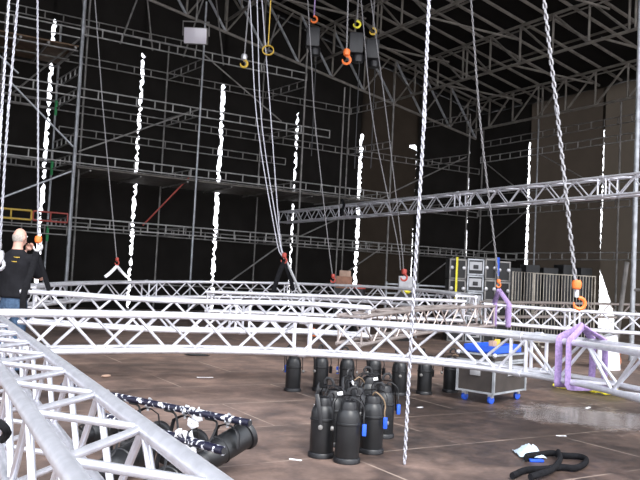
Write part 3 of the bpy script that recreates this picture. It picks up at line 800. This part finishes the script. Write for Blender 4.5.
p = b1a + d1*.52; tape_ball('crumpled white tape hanging from the long peeling pipe', p, d1, 1.3)
p = b2a + d2*.34; tape_ball('bunch of white tape on the short peeling pipe', p+V((0, 0, .02)), d2, 1.5)

# ------------------------------------------------------------------ wheeled flight case
c0 = onz(491.5, 404.5); a1 = onz(464, 398); a2 = onz(522, 399)
ux = (a2-c0); ux.z = 0; lx = .80; ux.normalize(); uy = V((-ux.y, ux.x, 0)); ly = .50
cs = thing('flight_case', 'brown black wheeled flight case with aluminium edges and blue castors', 'case', (c0.x, c0.y, 0))
R = Matrix((ux, uy, V((0, 0, 1)))).transposed()
def cp_(x, y, z): return c0 + ux*(x-.04) + uy*(y-.04) + V((0, 0, z))
ctr = cp_(lx/2, ly/2, 0)
zb_, zt_ = .13, .49
MB().box(cp_(lx/2, ly/2, (zb_+zt_)/2), (lx, ly, zt_-zb_), R).build('case_body', CASEP, cs, smooth=False)
MB().box(cp_(lx/2, ly/2, zt_+.05), (lx, ly, .09), R, .01).build('lid', CASEP, cs, smooth=False)
def edge(a, b, w=.028):
    a, b = cp_(*a), cp_(*b); d = b-a; L_ = d.length; Rr = align(d) ; q = MB()
    zx = d.normalized(); yy = V((0, 0, 1)) if abs(zx.z) < .5 else uy; xx = yy.cross(zx).normalized(); yy = zx.cross(xx)
    return q.box((a+b)/2, (w, w, L_+w), Matrix((xx, yy, zx)).transposed())
for x in (0, lx):
    for y in (0, ly): edge((x, y, zb_), (x, y, zt_)).build('edge_trim', GALV, cs, smooth=False)
for z in (zb_, zt_-.015, zt_+.015, zt_+.095):
    for a, b in (((0, 0, z), (lx, 0, z)), ((0, 0, z), (0, ly, z)), ((lx, 0, z), (lx, ly, z)), ((0, ly, z), (lx, ly, z))):
        edge(a, b, .022).build('edge_trim', GALV, cs, smooth=False)
for x in (0, lx):
    for y in (0, ly):
        MB().ell(cp_(x, y, zt_+.095), (.03, .03, .03)).build('corner_ball', ALU, cs)
        w_ = MB().lathe([(.04, -.018), (.048, -.014), (.048, .014), (.04, .018)], cp_(x+(.07 if x == 0 else -.07), y+(.07 if y == 0 else -.07), .048), Matrix.Rotation(PI/2, 3, 'X') if True else None, 16).build('castor', BLUE, cs)
        MB().box(cp_(x+(.07 if x == 0 else -.07), y+(.07 if y == 0 else -.07), .10), (.05, .06, .055), R).build('castor_fork', STEELB, w_, smooth=False)
MB().box(cp_(lx/2, -.008, .38), (.16, .02, .11), R, .006).build('handle', STEELB, cs)
MB().box(cp_(-.008, ly/2, .38), (.02, .14, .11), R, .006).build('handle', STEELB, cs)
# blue tray on the case
tb = thing('plastic_tray', 'bright blue plastic tray lying on the wheeled flight case', 'tray', cp_(lx/2, ly/2, zt_+.11))
tz = zt_+.11
MB().box(cp_(lx/2, ly/2, tz+.01), (lx-.1, ly-.08, .02), R).build('tray_floor', BLUE, tb, smooth=False)
for x, y, sx_, sy_ in ((lx/2, .05, lx-.1, .02), (lx/2, ly-.05, lx-.1, .02), (.06, ly/2, .02, ly-.08), (lx-.06, ly/2, .02, ly-.08)):
    MB().box(cp_(x, y, tz+.045), (sx_, sy_, .09), R, .004).build('tray_side', BLUE, tb, smooth=False)
for k, (x, y) in enumerate(((.3, .2), (.6, .3))):
    o = MB().box(cp_(x, y, tz+.08), (.09, .07, .12), R @ RZ(.4*k), .01).build('small_box', [BROWNL, YELLOW][k])
    tag(o, ['small pale box in the left of the blue tray', 'small yellow box in the right of the blue tray'][k], 'box')

# ------------------------------------------------------------------ case stacks by the back corner
def rack_case(label, px0, px1, py, D, h, frontmat, group, edgem=ALU, latch=True, face=0.0, strap=False, lower=0.0):
    a = at(px0, py, D); b = at(px1, py, D); w = (b-a).length; z = a.z
    c = (a+b)/2; Rr = RZ(-YAW+face); dep = .6
    fx, fy = Rr @ V((1, 0, 0)), Rr @ V((0, 1, 0))
    cen = V((c.x, c.y, 0)) + fy*dep/2
    return w, cen, Rr, fx, fy, dep
def equip_case(label, cen, Rr, w, z, h, m_, edgem, group, silver):
    fx, fy = Rr @ V((1, 0, 0)), Rr @ V((0, 1, 0)); dep = .6
    root = thing('equipment_case', label, 'case', (cen.x, cen.y, z), group)
    MB().box(V((cen.x, cen.y, z+h/2)), (w-.02, dep, h-.02), Rr).build('case_body', m_, root, smooth=False)
    f = V((cen.x, cen.y, z)) - fy*(dep/2+.005)
    for zz in (.02, h-.03): MB().box(f+V((0, 0, zz)), (w-.01, .03, .035), Rr).build('edge_trim', edgem, root, smooth=False)
    for s in (-1, 1): MB().box(f+fx*(s*(w/2-.025))+V((0, 0, h/2)), (.035, .03, h-.02), Rr).build('edge_trim', edgem, root, smooth=False)
    if silver: 
        MB().box(f+V((0, 0, h*.55)), (w*.72, .012, h*.5), Rr).build('front_panel', GREYP, root, smooth=False)
        MB().box(f-fy*.012+V((0, 0, h*.5)), (w*.3, .02, h*.24), Rr, .006).build('handle', BLACK, root)
    else:
        for s in (-1, 1): MB().ell(f+fx*(s*w*.34)+V((0, 0, h*.55))-fy*.012, (.05, .02, .05), Rr).build('latch', STEELB, root)
D0 = 19.0
zt0 = at(458, 258, D0).z
cols = [(449.5, 467, 4, CASEK, GALVD, False, 'left'), (467.5, 484.5, 5, CASEK, GALV, True, 'middle'), (485, 497, 4, CASEK, GALVD, False, 'third'), (497.5, 511, 4, CASEK, GALVD, False, 'right')]
words = {4: ['bottom', 'second from bottom', 'second from top', 'top'], 5: ['bottom', 'second from bottom', 'middle', 'second from top', 'top']}
look = {'left': 'black case with steel corners, {} of the leftmost case stack', 'middle': 'silver-faced case with black handle, {} of the silver case stack',
        'third': 'plain black case, {} of the narrow stack right of the silver-faced one', 'right': 'black case with steel edges, {} of the rightmost case stack near the fence'}
for (x0, x1, n_, m_, em, sv, nm) in cols:
    a = at(x0, 262, D0); b = at(x1, 262, D0); w = (b-a).length; c = (a+b)/2; Rr = RZ(-YAW); fy = Rr @ V((0, 1, 0))
    cen = V((c.x, c.y, 0))+fy*.3; top = at((x0+x1)/2, 258.5 if nm != 'right' else 261, D0).z; h = top/n_
    for k in range(n_): equip_case(look[nm].format(words[n_][k]), cen, Rr, w, k*h, h, m_, em, 'stacked equipment cases', sv)
q0, q1 = at(457.5, 257, D0-.1), at(455.5, 298, D0-.1)
tag(MB().tube([q0, (q0+q1)/2+V((0, 0, 0)), V((q1.x, q1.y, .6))], .035, 8, flat=.3).build('webbing_strap', YELO), 'bright yellow strap hanging down the leftmost black case stack', 'strap')

q0, q1 = at(498.5, 257.5, D0-.1), at(498, 276, D0-.1)
tag(MB().tube([q0, q1], .045, 8, flat=.3).build('webbing_strap', BLUE), 'short blue strap hanging on the rightmost black case stack', 'strap')

# guard rail left of the stacks
gr = thing('guard_rail', 'low steel guard rail behind the far ring, left of the case stacks', 'rail', at(418, 300, 19.5))
gb = at(386, 290, 19.5); ge = at(449, 293, 19.5)
for z in (1.12, 1.36): T((gb.x, gb.y, z), (ge.x, ge.y, z), .024, 6).build('rail', GALV, gr)
for t in (0, .5, 1): q = gb.lerp(ge, t); T((q.x, q.y, 0), (q.x, q.y, 1.42), .03, 6).build('post', GALV, gr)

# ------------------------------------------------------------------ fence
def fence(label, pxa, pxb, D, h):
    a = at(pxa, 300, D); b = at(pxb, 300, D+.15); a.z = b.z = 0
    root = thing('steel_fence', label, 'fence', (a+b)/2, 'steel fence panels')
    mb = MB(); z0, z1 = .12, h
    A, B = a+V((0, 0, z0)), b+V((0, 0, z0)); C_, D_ = b+V((0, 0, z1)), a+V((0, 0, z1))
    mb.tube([A, D_, C_, B], .022, 6); mb.tube([A, B], .022, 6); mb.build('frame', FENCEM, root)
    n = max(6, int((b-a).length/.075)); bars = MB()
    for i in range(1, n):
        q = a.lerp(b, i/n); bars.tube([q+V((0, 0, z0)), q+V((0, 0, z1))], .0085, 5)
    bars.build('bars', FENCEM, root)
    d = (b-a).normalized()
    for t in (.1, .9):
        q = a.lerp(b, t); nrm = V((-d.y, d.x, 0))
        mb = MB(); mb.box(q+V((0, 0, .02)), (.08, .55, .04), Matrix((d, nrm, V((0, 0, 1)))).transposed()); mb.tube([q+V((0, 0, .03)), q+V((0, 0, .2))], .02, 6); mb.build('foot', FENCEM, root)
fence('left steel bar fence panel, half hidden beside the case stacks', 512, 532.5, 18.6, 1.82)
fence('right wide steel bar fence panel in front of the right wall', 534, 594.5, 18.5, 1.80)
# dark heap behind the fence
hp_ = at(500, 300, 22); rnd = random.Random(3)
for k in range(5):
    c = at(513+k*17, 268-3*(k % 2), 22.5); w_ = .38+.05*(k % 3)
    root = MB().box((c.x, c.y, (c.z)/2), (w_, .5, c.z), RZ(-YAW+.1*k), .02).build('equipment_case', CASEK)
    tag(root, ['black case behind the left fence panel', 'dark case behind the post between the fence panels', 'dark case behind the left of the wide fence panel', 'dark case behind the middle of the wide fence panel', 'dark case behind the right of the wide fence panel'][k], 'case', 'cases behind the fence')

# boxes behind the far ring, middle
def carton(label, px0, px1, py0, py1, D, m_, cat='box', name='cardboard_box', stand=True):
    a, b = at(px0, py1, D), at(px1, py0, D); w = (at(px1, py1, D)-a).length
    c = (a+b)/2; z0 = 0 if stand else a.z; z1 = b.z
    Rr = RZ(-YAW); cen = V((c.x, c.y, 0)) + Rr @ V((0, w*.35, 0))
    o = MB().box((cen.x, cen.y, (z0+z1)/2), (w, w*.7, z1-z0), Rr, .01).build(name, m_); return tag(o, label, cat)
carton('black road case under the red brown cardboard box', 335, 354, 288.4, 300, 20, CASEK, 'case', 'road_case')
carton('red brown cardboard box behind the far ring, left of a wall seam', 336, 352, 276.5, 288, 20, BROWNB, stand=False)
carton('smaller pale brown box standing on the red brown one', 339.5, 351, 270.8, 276.2, 20, BROWNL, stand=False)
o = MB(); c = at(359, 288, 19.6); o.lathe([(.17, 0), (.17, c.z-.02)], (c.x, c.y, 0), n=14)
dr = o.build('steel_drum', CASEK); tag(dr, 'small dark drum with a round red lid beside the cardboard boxes', 'drum')
MB().lathe([(.18, c.z-.02), (.18, c.z+.03), (.13, c.z+.08), (.004, c.z+.1)], (c.x, c.y, 0), n=14).build('lid', RED, dr)
carton('black road case under the pale grey case', 398, 413.5, 292.3, 300, 18.2, CASEK, 'case', 'road_case')
carton('pale grey case behind the red hook, right of centre', 399, 412.5, 276.5, 291.8, 18.2, GREYP, 'case', 'grey_case', stand=False)
o = MB(); c = at(406, 291, 17.6); o.ell((c.x, c.y, c.z), (.12, .1, .07)); tag(o.build('chain_bag', YELO), 'small yellow bag under the red hook by the grey case', 'bag')
c = onz(313.5, 336); o = MB(); o.lathe([(.09, 0), (.09, .015), (.05, .02), (.02, .2)], (c.x, c.y, 0), n=10)
tag(o.build('marker_cone', ORANGE), 'small orange cone on the floor seen through the foreground arc', 'cone')

# white plastic sheet and bundle at right
c = onz(607.5, 369); o = MB(); prof = []
rings = []
for i in range(9):
    t = i/8; z = .62*t
    for j in range(24):
        a = 2*PI*j/24; r = (.20-.05*t)*(1+.12*math.sin(5*a+t*2)); o.v.append(V((c.x+r*math.cos(a), c.y+r*math.sin(a), z+ (.03*math.sin(3*a) if i else 0))))
for i in range(8):
    for j in range(24): o.f.append((i*24+j, i*24+(j+1) % 24, (i+1)*24+(j+1) % 24, (i+1)*24+j))
o.f.append(tuple(8*24+j for j in range(24)))
tag(o.build('plastic_sack', SHEET), 'upright white plastic sack on the floor behind the right of the arc', 'sack')
c = onz(616.5, 367); o = MB(); o.ell((c.x, c.y, .12), (.09, .09, .12)); o.ell((c.x+.02, c.y, .3), (.07, .07, .1)); o.ell((c.x, c.y+.02, .21), (.08, .075, .1))
tag(o.build('cloth_bundle', mat('rust_cloth', (.50, .20, .11), .9, 0, .3, 12)), 'small rust red cloth bundle beside the white plastic sack', 'bundle')

# ------------------------------------------------------------------ things on the floor
yl = MB(); rnd = random.Random(5)
ca, cb_ = onz(563, 388.5), onz(612, 396)
for k in range(9):
    t = k/8; c = ca.lerp(cb_, t); pts = []
    for i in range(12):
        a = 2*PI*i/12; pts.append(V((c.x+.16*math.cos(a)+rnd.uniform(-.03, .03), c.y+.13*math.sin(a)+rnd.uniform(-.03, .03), .03+.03*(k % 2)+rnd.uniform(0, .03))))
    yl.tube(pts, .016, 6, closed=True)
tag(yl.build('yellow_rope', YELO), 'loose heap of bright yellow rope on the floor behind the arc', 'rope')
def ground_curve(pts, r, z): return spline([V((*onz(x, y)[:2], z)) for x, y in pts], 60)
mb = MB()
mb.tube(ground_curve([(512, 480), (526, 474), (544, 473), (560, 471), (574, 472), (584, 468), (586, 463), (578, 460), (562, 459), (552, 456.5), (540, 458), (528, 459.5), (526, 462)], .03, .03), .026, 10, flat=.8)
mb.tube(ground_curve([(558, 458), (560, 465), (556, 472), (548, 478), (530, 484)], .03, .05), .026, 10, flat=.8)
tag(mb.build('lifting_sling', CLOTHB), 'black round sling lying in loops on the floor at lower right', 'sling')
c = onz(529, 455.5); o = MB(); n1_, n2_ = 14, 9
Rr = RZ(-YAW)
for i in range(n2_+1):
    for j in range(n1_+1):
        u_, w_ = j/n1_-.5, i/n2_-.5
        z = .012 + .07*max(0, 1-(2*u_)**2)*max(0, 1-(2*w_)**2)*(1+.7*noise.noise(V((u_*6, w_*6, 2)))) + .012*abs(noise.noise(V((u_*15, w_*15, 5))))
        p = c + Rr @ V((u_*.22, w_*.26, 0)); o.v.append(V((p.x, p.y, z)))
for i in range(n2_):
    for j in range(n1_): o.f.append((i*(n1_+1)+j, i*(n1_+1)+j+1, (i+1)*(n1_+1)+j+1, (i+1)*(n1_+1)+j))
tag(o.build('plastic_bag', BAG), 'crumpled pale blue plastic bag beside the black sling on the floor', 'bag')
c = onz(536, 462); tag(MB().box((c.x, c.y, .012), (.12, .05, .02), RZ(-.4), .006).build('sling_label', BLUE), 'small blue tag lying inside the black sling loop', 'tag')
for k, (px, py, w_, d_, a, lb) in enumerate(((295.5, 460, .10, .025, -.9, 'short white tape mark on the floor left of the lamp cluster'), (561, 436, .10, .02, -.5, 'short white tape mark on the floor above the black sling'),
        (205, 377.5, .22, .03, -.2, 'white scuffed tape strip on the floor beyond the long pipe'), (318, 404.5, .1, .03, .3, 'white paper scrap on the floor left of the cluster'),
        (420, 407.5, .08, .03, .2, 'white paper scrap on the floor right of the free chain'), (588, 408, .14, .03, .4, 'white scrap on the wet floor under the arc'))):
    c = onz(px, py); tag(MB().box((c.x, c.y, .003), (w_, d_, .004), RZ(a)).build('tape_mark', WHITE, smooth=False), lb, 'tape')
c = onz(106, 377.5); o = MB().ell((c.x, c.y, .02), (.07, .035, .02), RZ(.3)); tag(o.build('wood_chip', BROWNL), 'small pale scrap lying on the floor beyond the close truss', 'scrap')
c = onz(197, 356); o = MB().ell((c.x, c.y, .02), (.22, .05, .02), RZ(-.5)); tag(o.build('dark_cable_scrap', CABLEM), 'dark flat scrap on the floor under the left of the arc', 'scrap')
c = onz(245, 437); o = MB().box((c.x, c.y, .02), (.1, .07, .04), RZ(.3), .004); tag(o.build('wood_block', mat('orange_wood', (.42, .20, .09), .8)), 'small orange brown wood block behind the right lamp nose', 'block')

# ------------------------------------------------------------------ the man
def smooth_union(mb, name, material, parent, vox=.014, it=6):
    o = mb.build(name, material, parent, local=True)
    r = o.modifiers.new('remesh', 'REMESH'); r.mode = 'VOXEL'; r.voxel_size = vox; r.use_smooth_shade = True
    s = o.modifiers.new('smooth', 'SMOOTH'); s.iterations = it; s.factor = .5
    return o
pc = at(14.0, 300, 9.62); px_, py_ = pc.x, pc.y
man = thing('person', 'bald man in black T-shirt and jeans, seen from behind, handling a sling', 'person', (px_, py_, 0))
turn = -YAW-.38; man.rotation_euler = (0, 0, turn); MS = 1.02; man.scale = (MS, MS, MS)
def loc(p):
    """world -> man's local"""
    return (RZ(-turn) @ (V(p)-V((px_, py_, 0))))/MS
hR = loc(at(37.5, 277, 9.72)); hL = loc(at(28.8, 248.5, 9.85))
shR, shL = V((.225, 0, 1.46)), V((-.225, 0, 1.46))
elR = V((.24, .20, 1.20)); elL = V((-.33, .02, 1.19))
def dirto(a, b): return (V(b)-V(a)).normalized()
body = MB()
torso = [((0, 0, .88), .15, .11), ((0, 0, .96), .165, .115), ((0, 0, 1.08), .155, .105), ((0, .01, 1.22), .165, .11), ((0, .0, 1.36), .185, .115), ((0, -.005, 1.46), .18, .095), ((0, -.005, 1.52), .09, .07), ((0, 0, 1.58), .062, .062), ((0, .01, 1.64), .06, .065)]
body.loft([(V(c), a, b) for c, a, b in torso], 18)
HC = V((0, .025, 1.715))
body.ell(HC, (.078, .095, .112)).ell(HC+V((0, .035, -.05)), (.06, .065, .065))
body.ell(HC+V((0, .105, -.015)), (.014, .022, .022), n=8, k=6)
for s in (-1, 1): body.ell(HC+V((s*.08, -.005, -.01)), (.013, .022, .034), n=8, k=6)
for sh, el, hd in ((shR, elR, hR), (shL, elL, hL)):
    d = dirto(el, hd); wr_ = hd - d*.05
    body.tube([sh+V((0, 0, .0)), sh.lerp(el, .5), el, el.lerp(wr_, .35), wr_], [.058, .05, .042, .043, .029], 12)
    body.ell(hd, (.038, .042, .03), n=10, k=6)
for s in (-1, 1):
    body.tube([V((s*.085, 0, .93)), V((s*.1, .0, .75)), V((s*.105, .01, .5)), V((s*.11, -.02, .3)), V((s*.115, -.01, .08))], [.092, .083, .056, .055, .038], 14)
smooth_union(body, 'body', SKIN, man)
for hd, el, s in ((hR, elR, 1), (hL, elL, -1)):
    d = dirto(el, hd); sd = d.cross(V((0, 0, 1))).normalized(); upv = sd.cross(d)
    for k in range(4):
        b0 = hd + d*.02 + upv*(.024-.016*k); ln = [.07, .078, .073, .06][k]
        MB().tube([b0-d*.02, b0+d*ln*.45, b0+d*ln*.7-sd*.022*s, b0+d*ln*.55-sd*.045*s], [.0095, .009, .0085, .007], 8).build('finger', SKIN, man, local=True)
    MB().tube([hd-d*.02+upv*.02, hd+d*.015+upv*.045-sd*.01*s, hd+d*.045+upv*.04-sd*.028*s], [.012, .011, .008], 8).build('thumb', SKIN, man, local=True)
for s in (-1, 1):
    MB().ell(HC+V((s*.032, .088, .01)), (.012, .01, .009), n=8, k=6).build('eye', WHITE, man, local=True)
MB().tube([HC+V((-.025, .096, -.062)), HC+V((0, .102, -.064)), HC+V((.025, .096, -.062))], .006, 6).build('mouth', mat('lips', (.45, .18, .15), .6), man, local=True)
hr = MB()
for i in range(7):
    for j in range(17):
        th = math.radians(195 + 150*j/16); z = -.06 + .085*i/6
        k_ = math.sqrt(max(.05, 1-(z/.113)**2)); hr.v.append(HC + V((.0815*k_*math.cos(th), .0985*k_*math.sin(th), z)))
for i in range(6):
    for j in range(16): hr.f.append((i*17+j, i*17+j+1, (i+1)*17+j+1, (i+1)*17+j))
hr.build('hair', HAIR, man, local=True)
sh_ = MB()
st_ = [((0, 0, .945), .215, .15), ((0, 0, 1.0), .218, .152), ((0, .0, 1.12), .212, .145), ((0, .0, 1.26), .228, .15), ((0, -.005, 1.38), .24, .15), ((0, -.005, 1.47), .21, .12), ((0, -.005, 1.535), .105, .082), ((0, 0, 1.56), .075, .072)]
sh_.loft([(V(c), a, b) for c, a, b in st_], 20)
for sh, el in ((shR, elR), (shL, elL)): sh_.tube([sh*.9+V((0, 0, .13)), sh, sh.lerp(el, .5), sh.lerp(el, .86)], [.07, .085, .082, .078], 14)
smooth_union(sh_, 'shirt', SHIRT, man, .016, 5)
pr = MB()
for k, (x0, x1, z) in enumerate(((.02, .15, 1.455), (.05, .13, 1.40))):
    n_ = 7
    for i in range(n_):
        xa = x0+(x1-x0)*(i+.1)/n_; xb = x0+(x1-x0)*(i+.75)/n_
        pr.box(((xa+xb)/2, -.142+.02*(z > 1.42)+.035*((xa+xb)/2*4)**2, z), (xb-xa, .004, .012), RZ(.2))
pr.build('shirt_print', YELLOW, man, smooth=False, local=True)['label'] = 'small yellow print on the shoulder'
jn = MB()
jn.loft([(V((0, 0, .80)), .17, .125), (V((0, 0, .90)), .178, .13), (V((0, 0, 1.0)), .172, .122)], 18)
for s in (-1, 1): jn.tube([V((s*.088, 0, .88)), V((s*.1, 0, .75)), V((s*.105, .01, .5)), V((s*.11, -.015, .3)), V((s*.115, -.01, .05))], [.10, .10, .078, .075, .072], 14)
smooth_union(jn, 'jeans', JEANS, man, .016, 5)
for s in (-1, 1):
    b_ = MB(); b_.ell((s*.118, .05, .045), (.048, .135, .045)); b_.box((s*.118, .05, .012), (.085, .25, .024), None, .01)
    b_.build('shoe', BLACK, man, local=True)
MB().box((-.19, -.06, .93), (.03, .05, .05), None, .008).build('belt_pouch', WHITE, man, local=True)

# ------------------------------------------------------------------ light: open front, overcast sky
w = bpy.data.worlds.new('sky'); SC.world = w; w.use_nodes = True
nt = w.node_tree; bg = nt.nodes['Background']
tc = nt.nodes.new('ShaderNodeTexCoord'); sp = nt.nodes.new('ShaderNodeSeparateXYZ'); nt.links.new(tc.outputs['Generated'], sp.inputs[0])
rp_ = nt.nodes.new('ShaderNodeValToRGB'); nt.links.new(sp.outputs['Z'], rp_.inputs['Fac'])
rp_.color_ramp.elements[0].position = 0; rp_.color_ramp.elements[0].color = (.95, .95, 1.0, 1)
rp_.color_ramp.elements[1].position = .8; rp_.color_ramp.elements[1].color = (.80, .88, 1.0, 1)
nt.links.new(rp_.outputs['Color'], bg.inputs['Color']); bg.inputs['Strength'].default_value = 2.3
sd_ = bpy.data.lights.new('sun', 'SUN'); sd_.energy = 2.6; sd_.angle = math.radians(25); sd_.color = (1, .97, .92)
so = bpy.data.objects.new('sun', sd_); COL.objects.link(so)
so.rotation_euler = V((.10, .66, -.74)).to_track_quat('-Z', 'Y').to_euler(); so.location = (-4, -14, 14)

SC.view_settings.view_transform = 'Standard'; SC.view_settings.look = 'None'
SC.view_settings.exposure = 0.7; SC.view_settings.gamma = 1.0; SC.view_settings.use_curve_mapping = False
SC.cycles.max_bounces = 6
